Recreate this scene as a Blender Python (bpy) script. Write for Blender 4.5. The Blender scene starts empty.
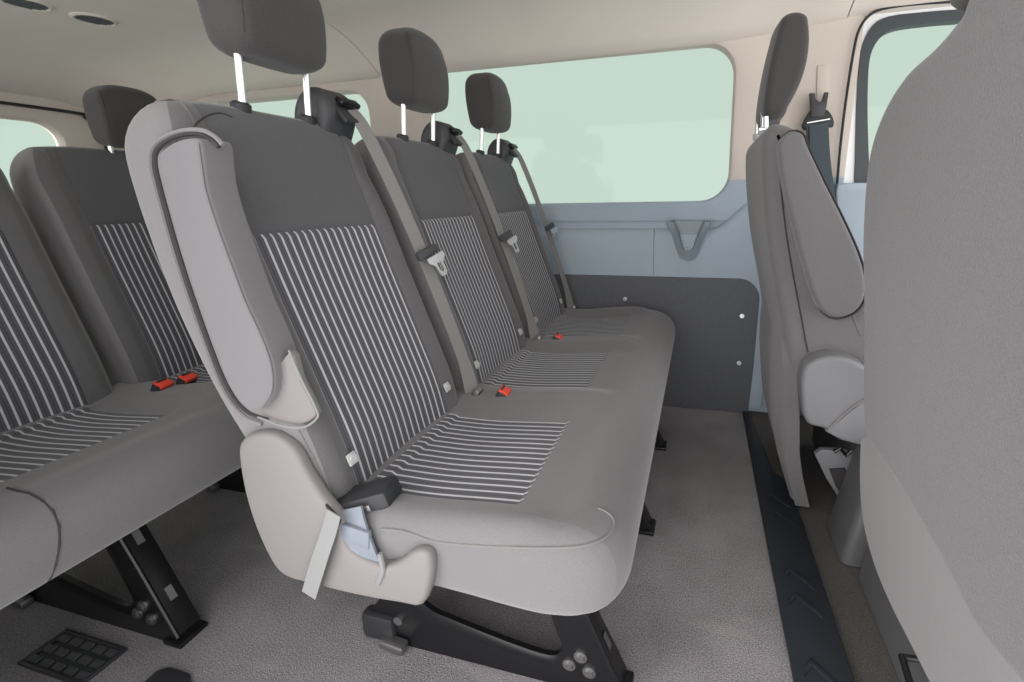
import bpy, bmesh, math, random
from mathutils import Vector, Matrix
random.seed(4)
C = bpy.context.scene.collection
R = math.radians

# ------------------------------------------------------------------ camera
EYE = Vector((0, 0, .9))
FPX, PX, PY = 460.0, 577.2, 299.4
yaw, pitch, roll = R(15.03), R(12.515), R(-1.091)
fw = Vector((-math.sin(yaw)*math.cos(pitch), math.cos(yaw)*math.cos(pitch), -math.sin(pitch)))
rt = fw.cross(Vector((0, 0, 1))).normalized(); up = rt.cross(fw)
rt, up = rt*math.cos(roll)+up*math.sin(roll), up*math.cos(roll)-rt*math.sin(roll)
cam = bpy.data.objects.new('camera', bpy.data.cameras.new('camera')); C.objects.link(cam)
M = Matrix((rt, up, -fw)).transposed().to_4x4(); M.translation = EYE
cam.matrix_world = M
cam.data.sensor_width = 36; cam.data.lens = FPX/1024*36
cam.data.shift_x = (512-PX)/1024; cam.data.shift_y = (PY-341)/1024
cam.data.clip_start = .02
bpy.context.scene.camera = cam

def ray(u, v): return rt*((u-PX)/FPX)+up*(-(v-PY)/FPX)+fw
def at(u, v, ax, val):
    d = ray(u, v); return EYE+d*((val-EYE[ax])/d[ax])
def atx(u, v, x): return at(u, v, 0, x)
def aty(u, v, y): return at(u, v, 1, y)
def atz(u, v, z): return at(u, v, 2, z)

# ------------------------------------------------------------------ materials
def mat(name, col, rough=.8, metal=0, spec=.3, bump=None, var=None, sheen=0, coat=0):
    m = bpy.data.materials.new(name); m.use_nodes = True
    nt = m.node_tree; b = nt.nodes['Principled BSDF']
    b.inputs['Base Color'].default_value = (*col, 1); b.inputs['Roughness'].default_value = rough
    b.inputs['Metallic'].default_value = metal; b.inputs['Specular IOR Level'].default_value = spec
    b.inputs['Sheen Weight'].default_value = sheen; b.inputs['Coat Weight'].default_value = coat
    tc = nt.nodes.new('ShaderNodeTexCoord')
    if var:
        sc, amt = var
        n = nt.nodes.new('ShaderNodeTexNoise'); n.inputs['Scale'].default_value = sc; n.inputs['Detail'].default_value = 5
        r = nt.nodes.new('ShaderNodeMapRange'); r.inputs[1].default_value = .3; r.inputs[2].default_value = .7
        r.inputs[3].default_value = 1-amt; r.inputs[4].default_value = 1+amt
        mx = nt.nodes.new('ShaderNodeVectorMath'); mx.operation = 'SCALE'; mx.inputs[0].default_value = col
        nt.links.new(tc.outputs['Object'], n.inputs['Vector']); nt.links.new(n.outputs['Fac'], r.inputs[0])
        nt.links.new(r.outputs[0], mx.inputs['Scale']); nt.links.new(mx.outputs[0], b.inputs['Base Color'])
    if bump:
        sc, st, dist = bump
        n = nt.nodes.new('ShaderNodeTexNoise'); n.inputs['Scale'].default_value = sc; n.inputs['Detail'].default_value = 3
        bp = nt.nodes.new('ShaderNodeBump'); bp.inputs['Strength'].default_value = st; bp.inputs['Distance'].default_value = dist
        nt.links.new(tc.outputs['Object'], n.inputs['Vector']); nt.links.new(n.outputs['Fac'], bp.inputs['Height'])
        nt.links.new(bp.outputs[0], b.inputs['Normal'])
    return m

cushion_fabric = mat('cushion_fabric', (.135, .131, .135), .95, bump=(700, .25, .001), var=(700, .12), sheen=.25)
fabric = mat('seat_fabric', (.098, .095, .098), .95, bump=(700, .25, .001), var=(700, .10), sheen=.25)
fabric_side_lit = mat('seat_fabric_lit_side', (.16, .152, .156), .95, bump=(700, .25, .001), var=(700, .08), sheen=.25)  # same seat fabric, with the light on the backrest sides put into its colour
fabric_insert = mat('insert_fabric', (.082, .083, .089), .95, bump=(700, .3, .001), var=(700, .12), sheen=.2)
fabric_head = mat('headrest_fabric', (.050, .047, .047), .95, bump=(600, .4, .0015), var=(600, .2), sheen=.2)
fabric_front = mat('front_seat_fabric', (.125, .121, .126), .95, bump=(420, .5, .002), var=(420, .14), sheen=.2)
fabric_skirt = mat('skirt_fabric', (.20, .192, .197), .95, bump=(600, .3, .001), var=(500, .08), sheen=.2)
arm_fabric = mat('armrest_fabric', (.145, .139, .146), .95, bump=(700, .2, .001), var=(700, .05), sheen=.2)
plastic = mat('grey_plastic', (.175, .165, .164), .5, bump=(700, .12, .001))
plastic_mid = mat('mid_grey_plastic', (.17, .172, .18), .45, bump=(700, .12, .001))
plastic_mid2 = mat('base_plastic', (.085, .086, .09), .4, bump=(700, .12, .001))
plastic_dark = mat('dark_plastic', (.03, .031, .034), .42, bump=(600, .2, .001))
plastic_char = mat('charcoal_plastic', (.052, .052, .056), .45, bump=(600, .2, .001))
piping = mat('piping', (.17, .16, .16), .9)
seam_dark = mat('seam', (.04, .038, .04), .9)
webbing = mat('belt_webbing', (.20, .195, .188), .7, bump=(900, .3, .001))
web_blue = mat('blue_grey_webbing', (.17, .19, .225), .7, bump=(700, .3, .001))
web_teal = mat('slate_webbing', (.055, .075, .09), .6)
web_pale = mat('pale_webbing', (.20, .205, .205), .8, bump=(700, .3, .001))
chrome = mat('chrome', (.75, .77, .77), .30, metal=1)
steel = mat('steel', (.32, .32, .32), .45, metal=1)
black_metal = mat('black_painted_metal', (.006, .006, .007), .34, spec=.45)
red = mat('red_plastic', (.75, .07, .04), .4)
tag_white = mat('white_tag', (.45, .46, .45), .5)
head_lin = mat('headliner', (.71, .65, .585), .95, bump=(300, .2, .001), var=(3, .03))
beige = mat('beige_trim', (.58, .52, .47), .8, bump=(250, .2, .001))
holder_mat = mat('cup_holder_plastic', (.23, .29, .33), .35, bump=(350, .1, .001))
blue_trim = mat('blue_grey_trim', (.36, .43, .50), .55, bump=(350, .15, .001), var=(5, .04))
dark_panel = mat('dark_panel', (.105, .11, .122), .7, bump=(400, .3, .001), var=(60, .06))
white_paint = mat('white_paint', (.75, .77, .77), .3, coat=.5)
rubber = mat('black_rubber', (.02, .021, .022), .5)
frame_grey = mat('door_frame_grey', (.05, .06, .066), .45)
step_mat = mat('black_step', (.018, .022, .028), .38, bump=(300, .15, .001))
brown_carpet = mat('cab_carpet', (.082, .077, .072), 1, bump=(500, .6, .003), var=(300, .3))

def stripe_material():
    m = mat('striped_fabric', (.1, .1, .1), .92, sheen=.15)
    nt = m.node_tree; b = nt.nodes['Principled BSDF']; L = nt.links
    tc = nt.nodes.new('ShaderNodeTexCoord'); sp = nt.nodes.new('ShaderNodeSeparateXYZ')
    L.new(tc.outputs['Object'], sp.inputs[0])
    def math_(op, a, bb=None):
        n = nt.nodes.new('ShaderNodeMath'); n.operation = op
        for i, q in enumerate((a, bb)):
            if q is None: continue
            if isinstance(q, (int, float)): n.inputs[i].default_value = q
            else: L.new(q, n.inputs[i])
        return n.outputs[0]
    f = math_('FRACT', math_('DIVIDE', math_('ADD', sp.outputs['Y'], 10), .44/26))
    tri = math_('ABSOLUTE', math_('SUBTRACT', f, .5))           # 0 at the line
    cr = nt.nodes.new('ShaderNodeValToRGB'); L.new(tri, cr.inputs[0])
    e = cr.color_ramp.elements
    e[0].position = 0; e[0].color = (.52, .52, .54, 1)
    e[1].position = .5; e[1].color = (.045, .045, .055, 1)
    a = e.new(.10); a.color = (.42, .42, .44, 1)
    a = e.new(.155); a.color = (.055, .055, .065, 1)
    a = e.new(.36); a.color = (.095, .095, .108, 1)
    L.new(cr.outputs[0], b.inputs['Base Color'])
    bp = nt.nodes.new('ShaderNodeBump'); bp.inputs['Strength'].default_value = .6; bp.inputs['Distance'].default_value = .003
    bp.invert = True
    L.new(tri, bp.inputs['Height']); L.new(bp.outputs[0], b.inputs['Normal'])
    return m
striped = stripe_material()

def carpet_material():
    m = mat('floor_carpet', (.12, .115, .12), 1, bump=(380, .8, .004))
    nt = m.node_tree; b = nt.nodes['Principled BSDF']; L = nt.links
    tc = nt.nodes.new('ShaderNodeTexCoord')
    n = nt.nodes.new('ShaderNodeTexNoise'); n.inputs['Scale'].default_value = 330; n.inputs['Detail'].default_value = 3
    cr = nt.nodes.new('ShaderNodeValToRGB'); e = cr.color_ramp.elements
    e[0].position = .34; e[0].color = (.16, .15, .157, 1); e[1].position = .72; e[1].color = (.38, .36, .37, 1)
    n2 = nt.nodes.new('ShaderNodeTexNoise'); n2.inputs['Scale'].default_value = 7; n2.inputs['Detail'].default_value = 6
    # pale worn scuffs: stretched noise, thresholded
    mp = nt.nodes.new('ShaderNodeMapping'); mp.inputs['Rotation'].default_value = (0, 0, R(-68)); mp.inputs['Scale'].default_value = (3.2, 16, 1)
    n3 = nt.nodes.new('ShaderNodeTexNoise'); n3.inputs['Scale'].default_value = 1.3; n3.inputs['Detail'].default_value = 7
    r3 = nt.nodes.new('ShaderNodeMapRange'); r3.inputs[1].default_value = .62; r3.inputs[2].default_value = .74; r3.inputs[4].default_value = .4
    r2 = nt.nodes.new('ShaderNodeMapRange'); r2.inputs[1].default_value = .3; r2.inputs[2].default_value = .7; r2.inputs[3].default_value = .85; r2.inputs[4].default_value = 1.15
    sc = nt.nodes.new('ShaderNodeVectorMath'); sc.operation = 'SCALE'
    mx = nt.nodes.new('ShaderNodeMix'); mx.data_type = 'RGBA'; mx.inputs[7].default_value = (.36, .33, .33, 1)
    for q in (n, n2): L.new(tc.outputs['Object'], q.inputs['Vector'])
    L.new(tc.outputs['Object'], mp.inputs[0]); L.new(mp.outputs[0], n3.inputs['Vector'])
    L.new(n.outputs['Fac'], cr.inputs[0]); L.new(cr.outputs[0], sc.inputs[0]); L.new(n2.outputs['Fac'], r2.inputs[0]); L.new(r2.outputs[0], sc.inputs['Scale'])
    L.new(n3.outputs['Fac'], r3.inputs[0]); L.new(r3.outputs[0], mx.inputs[0]); L.new(sc.outputs[0], mx.inputs[6]); L.new(mx.outputs[2], b.inputs['Base Color'])
    return m
carpet = carpet_material()

def glass_material():
    m = bpy.data.materials.new('window_glass'); m.use_nodes = True; nt = m.node_tree; nt.nodes.clear()
    o = nt.nodes.new('ShaderNodeOutputMaterial'); mx = nt.nodes.new('ShaderNodeMixShader'); fr = nt.nodes.new('ShaderNodeFresnel')
    t = nt.nodes.new('ShaderNodeBsdfTransparent'); g = nt.nodes.new('ShaderNodeBsdfGlossy')
    t.inputs[0].default_value = (.97, .99, .975, 1); g.inputs['Roughness'].default_value = .02; fr.inputs[0].default_value = 1.2
    nt.links.new(fr.outputs[0], mx.inputs[0]); nt.links.new(t.outputs[0], mx.inputs[1]); nt.links.new(g.outputs[0], mx.inputs[2]); nt.links.new(mx.outputs[0], o.inputs[0])
    return m
glass = glass_material()

def wall_material():
    # beige upper trim that gives way to blue-grey moulded trim below the window line
    m = mat('side_wall_trim', (.5, .45, .4), .7, bump=(300, .15, .001))
    nt = m.node_tree; b = nt.nodes['Principled BSDF']; L = nt.links
    tc = nt.nodes.new('ShaderNodeTexCoord'); sp = nt.nodes.new('ShaderNodeSeparateXYZ'); L.new(tc.outputs['Object'], sp.inputs[0])
    g = nt.nodes.new('ShaderNodeMath'); g.operation = 'GREATER_THAN'; g.inputs[1].default_value = .955; L.new(sp.outputs['Z'], g.inputs[0])
    mx = nt.nodes.new('ShaderNodeMix'); mx.data_type = 'RGBA'; mx.inputs[6].default_value = (.36, .43, .50, 1); mx.inputs[7].default_value = (.58, .52, .47, 1)
    L.new(g.outputs[0], mx.inputs[0]); L.new(mx.outputs[2], b.inputs['Base Color'])
    return m
wall_mat = wall_material()

# ------------------------------------------------------------------ mesh helpers
class MB:
    def __init__(s): s.v = []; s.f = []
    def add(s, vs, fs):
        o = len(s.v); s.v += [Vector(a) for a in vs]; s.f += [tuple(i+o for i in f) for f in fs]
        return s
    def loft(s, rings, closed=True, caps=(True, True)):
        n = len(rings[0]); vs = [p for r in rings for p in r]; fs = []
        for i in range(len(rings)-1):
            for j in range(n if closed else n-1):
                k = (j+1) % n; fs.append((i*n+j, i*n+k, (i+1)*n+k, (i+1)*n+j))
        if caps[0]: fs.append(tuple(reversed(range(n))))
        if caps[1]: fs.append(tuple(range((len(rings)-1)*n, len(rings)*n)))
        return s.add(vs, fs)
    def box(s, c, d, rot=None, bev=0):
        bm = bmesh.new(); bmesh.ops.create_cube(bm, size=1)
        for v in bm.verts: v.co = Vector((v.co.x*d[0], v.co.y*d[1], v.co.z*d[2]))
        if bev: bmesh.ops.bevel(bm, geom=bm.edges[:], offset=bev, segments=2, affect='EDGES', profile=.5)
        m = rot if rot else Matrix()
        bm.verts.index_update()
        s.add([m.to_3x3() @ v.co+Vector(c) for v in bm.verts], [tuple(v.index for v in f.verts) for f in bm.faces]); bm.free(); return s
    def tube(s, pts, r, n=10, rs=None):
        pts = [Vector(p) for p in pts]; rings = []; prev = None
        for i, p in enumerate(pts):
            t = (pts[min(i+1, len(pts)-1)]-pts[max(i-1, 0)]).normalized()
            a = prev if prev else (Vector((0, 0, 1)) if abs(t.z) < .9 else Vector((1, 0, 0)))
            x = (a-t*a.dot(t)).normalized(); prev = x; y = t.cross(x); rr = rs[i] if rs else r
            rings.append([p+(x*math.cos(2*math.pi*k/n)+y*math.sin(2*math.pi*k/n))*rr for k in range(n)])
        return s.loft(rings)
    def strap(s, pts, wdir, w, t=.0016):
        # flat webbing: pts path, wdir width direction(s)
        pts = [Vector(p) for p in pts]; rings = []
        for i, p in enumerate(pts):
            tg = (pts[min(i+1, len(pts)-1)]-pts[max(i-1, 0)]).normalized()
            wd = Vector(wdir[i] if isinstance(wdir, list) else wdir); wd = (wd-tg*wd.dot(tg)).normalized(); nn = tg.cross(wd)
            rings.append([p+wd*w/2+nn*t/2, p+wd*w/2-nn*t/2, p-wd*w/2-nn*t/2, p-wd*w/2+nn*t/2])
        return s.loft(rings)
    def puff(s, poly, n, r=.01, seg=4, back=True, r2=None):
        # solid with outline poly (3D points in one plane), extruded by vector n, with rounded rims
        P = [Vector(p) for p in poly]; N = Vector(n); nn = N.normalized(); D = N.length; m = len(P)
        area = Vector((0, 0, 0))
        for i in range(m): area += P[i].cross(P[(i+1) % m])
        if area.dot(nn) < 0: P.reverse()
        ins = []
        for i in range(m):
            a = (P[i]-P[i-1]).normalized(); b = (P[(i+1) % m]-P[i]).normalized()
            q = (a+b).normalized() if (a+b).length > 1e-6 else a
            ins.append(nn.cross(q))
        r2 = r if r2 is None else r2
        rings = []
        for k in range(seg+1):
            a = math.pi/2*k/seg; rings.append([P[i]+ins[i]*r*(1-math.sin(a))+nn*r*(1-math.cos(a)) for i in range(m)])
        for k in range(seg, -1, -1):
            a = math.pi/2*k/seg; rings.append([P[i]+ins[i]*r2*(1-math.sin(a))+nn*(D-r2*(1-math.cos(a))) for i in range(m)])
        return s.loft(rings)
    def build(s, name, m, parent=None, smooth=40):
        me = bpy.data.meshes.new(name); off = parent['_o'] if parent is not None and '_o' in parent else (0, 0, 0)
        off = Vector(off)
        me.from_pydata([v-off for v in s.v], [], s.f); me.update()
        bm = bmesh.new(); bm.from_mesh(me); bmesh.ops.recalc_face_normals(bm, faces=bm.faces)
        if smooth:
            for f in bm.faces: f.smooth = True
            for e in bm.edges:
                if len(e.link_faces) == 2 and e.calc_face_angle(0) > R(smooth): e.smooth = False
        bm.to_mesh(me); bm.free()
        me.materials.append(m)
        o = bpy.data.objects.new(name, me); C.objects.link(o)
        if parent is not None: o.parent = parent; o['_o'] = tuple(off)
        return o

def spline(pts, k=6, closed=False):
    P = [Vector(p) for p in pts]; n = len(P); out = []
    for i in range(n if closed else n-1):
        a, b, c, d = (P[(i+j) % n] if closed else P[min(max(i+j, 0), n-1)] for j in (-1, 0, 1, 2))
        for q in range(k):
            t = q/k; out.append(.5*((2*b)+(c-a)*t+(2*a-5*b+4*c-d)*t*t+(3*b-a-3*c+d)*t**3))
    if not closed: out.append(P[-1])
    return out
def lerp(tab, x):
    if x <= tab[0][0]: return tab[0][1]
    for (a, b), (c, d) in zip(tab, tab[1:]):
        if x <= c: return b+(d-b)*(x-a)/(c-a)
    return tab[-1][1]
def smooth_tab(tab, k=8):
    return [(p.x, p.y) for p in spline([(a, b, 0) for a, b in tab], k)]
def sstep(a, b, x):
    t = min(max((x-a)/(b-a), 0), 1); return t*t*(3-2*t)

def thing(name, label, cat, loc=(0, 0, 0), group=None):
    o = bpy.data.objects.new(name, None); C.objects.link(o); o.location = loc; o.empty_display_size = .05
    o['label'] = label; o['category'] = cat; o['_o'] = tuple(loc)
    if group: o['group'] = group
    return o
def tag(o, label, cat, group=None):
    o['label'] = label; o['category'] = cat
    if group: o['group'] = group
    return o
def structure(o): o['kind'] = 'structure'; return o
def copy_tree(o, parent=None):
    c = o.copy(); C.objects.link(c)
    if parent is not None: c.parent = parent
    for ch in list(o.children): copy_tree(ch, c)
    return c

# ------------------------------------------------------------------ bench seat
YC, HW = .7025, .2025          # first seat: centre and half width of its backrest
XF = smooth_tab([(.38, -.52), (.45, -.532), (.52, -.548), (.62, -.582), (.75, -.628), (.87, -.668), (.97, -.702), (1.03, -.722)])
XR = smooth_tab([(.38, -.62), (.45, -.655), (.52, -.69), (.62, -.742), (.75, -.788), (.87, -.814), (.95, -.824), (1.005, -.826)])
IH = .14                       # half width of the insert panels
IZ = .852                      # height of the seam between upper insert and stripes

def backrest(root, k):
    yc = YC+.44*k
    zs = [.40+.012*i for i in range(38)]
    zs = sorted(set([z for z in zs if abs(z-IZ) > .007]+[IZ-.006, IZ-.003, IZ, IZ+.003, IZ+.006]+[.86+.012*i for i in range(1, 15)]))
    zs = [z for z in zs if z <= .981]
    fr = sorted(set([round(-IH+s*d, 4) for s in (0,) for d in (-.006, -.003, 0, .003, .006)]+[round(IH+d, 4) for d in (-.006, -.003, 0, .003, .006)]+[round(-.166+.0083*i, 4) for i in range(41) if abs(abs(-.166+.0083*i)-IH) > .008]))
    rad = .036
    def front(u, z, xf):
        b = 1-sstep(.93, 1.02, z)*.75
        bol = .008*sstep(.135, .175, abs(u))*b
        dip = -.010*(1-(u/IH)**2)*(1 if abs(u) < IH else 0)*b
        g = -.0045*math.exp(-((abs(u)-IH)/.0035)**2)*(1 if z < .99 else 0)
        if abs(u) < IH: g -= .004*math.exp(-((z-IZ)/.0035)**2)
        return xf+bol+dip+g
    def ring(z, ins, xf, xr, zz):
        h = HW-ins; pts = []; tagl = []
        xs, xe = xf-ins, xr+ins*(2.0 if z > .9 else 1)
        r = max(rad-ins*.6, .008)
        lim = h-r
        F = [u for u in fr if abs(u) <= lim-.001]
        U = [-lim]+F+[lim]
        # keep a constant vertex count whatever the inset
        U = [max(-lim, min(lim, u)) for u in ([-(HW-rad)]+fr+[HW-rad])]
        for u in U: pts.append((front(u, z, xf)-ins, u))
        edge = front(lim, z, xf)-ins
        for q in range(1, 8):
            a = math.pi/2*q/8; pts.append((edge-r+r*math.cos(a), lim+r*math.sin(a)))
        for q in range(0, 6): pts.append(((edge-r)+(xe+r-(edge-r))*q/5, h))
        for q in range(1, 8):
            a = math.pi/2*q/8; pts.append((xe+r-r*math.sin(a), lim+r*math.cos(a)))
        for q in range(0, 9): pts.append((xe-.012*math.sin(math.pi*q/8), lim-2*lim*q/8))
        for q in range(1, 8):
            a = math.pi/2*q/8; pts.append((xe+r-r*math.cos(a), -lim-r*math.sin(a)))
        for q in range(0, 6): pts.append(((xe+r)+((edge-r)-(xe+r))*q/5, -h))
        for q in range(1, 8):
            a = math.pi/2*q/8; pts.append((edge-r+r*math.sin(a), -lim-r*math.cos(a)))
        out = []
        for x, u in pts:
            d = (.030 if u > 0 else .016)*max(0, (abs(u)-.05)/.15)**2.4*sstep(.85, 1.0, z)
            out.append(Vector((x, yc+u, zz-d)))
        return out, len(U)
    rings = []
    # rounded bottom
    for q in range(3):
        a = math.pi/2*q/3; rr = .03
        rings.append(ring(.40, rr*(1-math.sin(a)), lerp(XF, .40), lerp(XR, .40), .40-rr*math.cos(a))[0])
    rowz = []
    for z in zs:
        r_, nU = ring(z, 0, lerp(XF, z), lerp(XR, z), z); rings.append(r_); rowz.append((len(rings)-1, z))
    rr = .034
    for q in range(1, 9):
        a = math.pi/2*q/8; z = .983+.074*math.sin(a)
        rings.append(ring(.983, rr*(1-math.cos(a)), lerp(XF, .983)-.012*q/8, lerp(XR, .983), z)[0])
    n = len(rings[0]); allv = [p for r_ in rings for p in r_]
    us = [-(HW-rad)]+fr+[HW-rad]
    body, up_, st, sd = [], [], [], []
    zr = dict(rowz)
    for i in range(len(rings)-1):
        for j in range(n):
            kk = (j+1) % n; f = (i*n+j, i*n+kk, (i+1)*n+kk, (i+1)*n+j)
            fr_ins = j < nU-1 and -IH-1e-4 <= us[j] and us[j+1] <= IH+1e-4
            if fr_ins and (i in zr or (i > max(zr) and i < len(rings)-3)):
                z = zr.get(i, 1)
                (st if z < IZ-1e-6 else up_).append(f)
            else:
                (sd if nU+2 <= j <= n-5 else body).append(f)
    (sd).append(tuple(reversed(range(n)))); body.append(tuple(range((len(rings)-1)*n, len(rings)*n)))
    def sub(fs, name, m, par):
        used = sorted({i for f in fs for i in f}); mp = {a: b for b, a in enumerate(used)}
        b = MB().add([allv[i] for i in used], [tuple(mp[i] for i in f) for f in fs]); return b.build(name, m, par, smooth=60)
    bo = sub(body, 'backrest', fabric, root)
    # the upper insert ends below the headrest posts, the rest of the column stays body colour
    sub(up_, 'upper_insert', fabric_insert, bo); sub(st, 'striped_insert', striped, bo)
    sp_ = sub(sd, 'side_panel', fabric_side_lit, bo)  # lighter copy of the backrest fabric: side light painted into the colour
    return bo, allv, body+sd+up_+st

def cushion(root, y0=.50):
    y1 = 1.825
    ys = sorted(set([round(y0+.0088*i, 4) for i in range(4, int((y1-y0)/.0088)-3)]))
    bounds = [.94, 1.38]
    def prof(y, ins):
        d0 = min(y-y0, y1-y)
        fx = -.078
        R0 = .085
        if d0 < R0: fx -= R0-math.sqrt(max(0, R0*R0-(R0-d0)**2))
        k = min(range(3), key=lambda q: abs(y-(.715+.44*q))); u = y-(.705+.44*k)
        ridge = .016*sstep(.13, .2, abs(u))
        def top(x):
            t = .438+.014*sstep(-.45, -.2, x)+ridge*sstep(-.10, -.2, x)*(.6+.4*sstep(-.5, -.3, x))
            if abs(u) < IH-.004 and -.5 < x < -.24: t -= .005
            if abs(abs(u)-IH) < .014 and x < -.235: t -= .004*math.exp(-((abs(u)-IH)/.004)**2)
            return t
        pts = []
        zt = top(fx-.06)
        # front nose, from underside up
        nose = [(-.62, .325), (-.45, .320), (-.30, .315), (-.20, .310), (-.13, .310), (-.085, .322), (-.064, .345), (-.058, .385), (-.066, .42), (-.09, .445), (-.125, .456)]
        for x, z in spline([(a, 0, b) for a, b in nose], 4)[:-1] and [(p.x, p.z) for p in spline([(a, 0, b) for a, b in nose], 4)]:
            w = sstep(-.45, -.06, x); pts.append((x+(fx+.058)*w, z))
        e = pts[-1]
        xs = [-.14-.0085*i for i in range(53)]
        for x in xs:
            xx = x+(fx+.058)*sstep(-.45, -.06, x)
            z = top(x); w = sstep(-.125, -.19, x); z = .457*(1-w)+z*w
            pts.append((xx, z))
        pts.append((-.63, .42))
        cx, cz = -.33, .375
        out = []
        np_ = len(pts)
        for i, (x, z) in enumerate(pts):
            if ins:
                (xa, za), (xb, zb) = pts[i-3], pts[(i+3) % np_]
                dx, dz = xb-xa, zb-za; L_ = math.hypot(dx, dz) or 1
                x, z = x-dz/L_*ins*.8, z+dx/L_*ins
            out.append(Vector((x, y, z)))
        return out
    rings = []
    r = .040
    for q in range(7):
        a = math.pi/2*q/6; rings.append(prof(y0+r*(1-math.cos(a))*.9+.0, r*(1-math.sin(a))))
    for y in ys: rings.append(prof(y, 0))
    for q in range(6, -1, -1):
        a = math.pi/2*q/6; rings.append(prof(y1-r*(1-math.cos(a))*.9, r*(1-math.sin(a))))
    n = len(rings[0]); allv = [p for r_ in rings for p in r_]
    body, st = [], [[], [], []]
    for i in range(len(rings)-1):
        for j in range(n):
            kk = (j+1) % n; f = (i*n+j, i*n+kk, (i+1)*n+kk, (i+1)*n+j)
            c = sum((allv[q] for q in f), Vector())/4
            k = None
            for q in range(3):
                if abs(c.y-(.694+.44*q)) < .136 and -.52 < c.x < -.243 and c.z > .40: k = q
            (body if k is None else st[k]).append(f)
    body.append(tuple(reversed(range(n)))); body.append(tuple(range((len(rings)-1)*n, len(rings)*n)))
    def sub(fs, name, m, par):
        used = sorted({i for f in fs for i in f}); mp = {a: b for b, a in enumerate(used)}
        return MB().add([allv[i] for i in used], [tuple(mp[i] for i in f) for f in fs]).build(name, m, par, smooth=60)
    bo = sub(body, 'seat_cushion', cushion_fabric, root)
    for q in range(3): sub(st[q], 'striped_insert', striped, bo)
    # piping along the near end of the cushion
    if y0 < .5:
        # front seam of the longer rear cushion
        rg_ = min(rings, key=lambda r_: abs(r_[0].y-.545)); c = [p for p in rg_ if p.x > -.2]
        MB().tube([p+Vector((.0005, .03*sstep(.3, .45, p.z)-.02, .0005)) for p in c][::3], .0018, 6).build('seam', seam_dark, bo)
        return bo
    from mathutils.bvhtree import BVHTree
    bm = bmesh.new(); vv = [bm.verts.new(p) for p in allv]
    for i in range(len(rings)-1):
        for j in range(n):
            kk = (j+1) % n; bm.faces.new((vv[i*n+j], vv[i*n+kk], vv[(i+1)*n+kk], vv[(i+1)*n+j]))
    bm.faces.new(vv[:n]); tree = BVHTree.FromBMesh(bm); bm.free()
    pp = []
    for u, v in spline([(a, b_, 0) for a, b_ in [(382, 529), (402, 531), (418, 536), (432, 541), (455, 544), (500, 547), (550, 548), (583, 546), (603, 539), (612, 530), (614, 521), (608, 513), (598, 508)]], 3) and [(p.x, p.y) for p in spline([(a, b_, 0) for a, b_ in [(382, 529), (402, 531), (418, 536), (432, 541), (455, 544), (500, 547), (550, 548), (583, 546), (603, 539), (612, 530), (614, 521), (608, 513), (598, 508)]], 3)]:
        hit = tree.ray_cast(EYE, ray(u, v).normalized())
        if hit[0] is not None: pp.append(hit[0]-ray(u, v).normalized()*.0008)
    MB().tube(pp, .0018, 6).build('piping', piping, bo)
    return bo

def rounded_block(prof_f, prof_r, z0, z1, yc, hw, r, name, m, parent, taper=None, nz=22, lift=None):
    # vertical rounded block whose front and rear faces follow tables of x against z
    rings = []
    def ring(z, ins, zz):
        xf, xr = lerp(prof_f, z)-ins, lerp(prof_r, z)+ins; h = (hw-ins)*(taper(z) if taper else 1); rr = max(min(r, (xf-xr)/2-.002), .004)
        pts = []
        for cx, cy, a0 in ((xf-rr, h-rr, 0), (xr+rr, h-rr, 90), (xr+rr, -h+rr, 180), (xf-rr, -h+rr, 270)):
            for q in range(9):
                a = R(a0+90*q/8); pts.append((cx+rr*math.cos(a), cy+rr*math.sin(a)))
        # subdivide front and back runs so crowns stay smooth
        out = []
        for i, (x, y) in enumerate(pts):
            out.append((x, y))
            x2, y2 = pts[(i+1) % len(pts)]
            if i % 9 == 8:
                for q in range(1, 8): out.append((x+(x2-x)*q/8, y+(y2-y)*q/8))
        res = []
        for x, y in out:
            u = y/hw; mid = (x-(xf+xr)/2)/max((xf-xr)/2, .001)
            res.append(Vector((x+mid*.008*(1-u*u), yc+y, zz-(lift(u, z) if lift else 0))))
        return res
    # count may vary if threshold toggles; make it robust
    base = None
    e = .03
    zl = []
    for q in range(7): a = math.pi/2*q/6; zl.append((z0+e*(1-math.sin(a)) if False else z0+e, e*(1-math.sin(a)), z0+e-e*math.cos(a)))
    for q in range(1, nz): z = z0+e+(z1-z0-2*e)*q/nz; zl.append((z, 0, z))
    for q in range(7): a = math.pi/2*q/6; zl.append((z1-e, e*(1-math.cos(a)), z1-e+e*math.sin(a)))
    for z, ins, zz in zl: rings.append(ring(z, ins, zz))
    n0 = min(len(r_) for r_ in rings); n1 = max(len(r_) for r_ in rings)
    assert n0 == n1, (n0, n1)
    return MB().loft(rings).build(name, m, parent, smooth=60)

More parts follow.
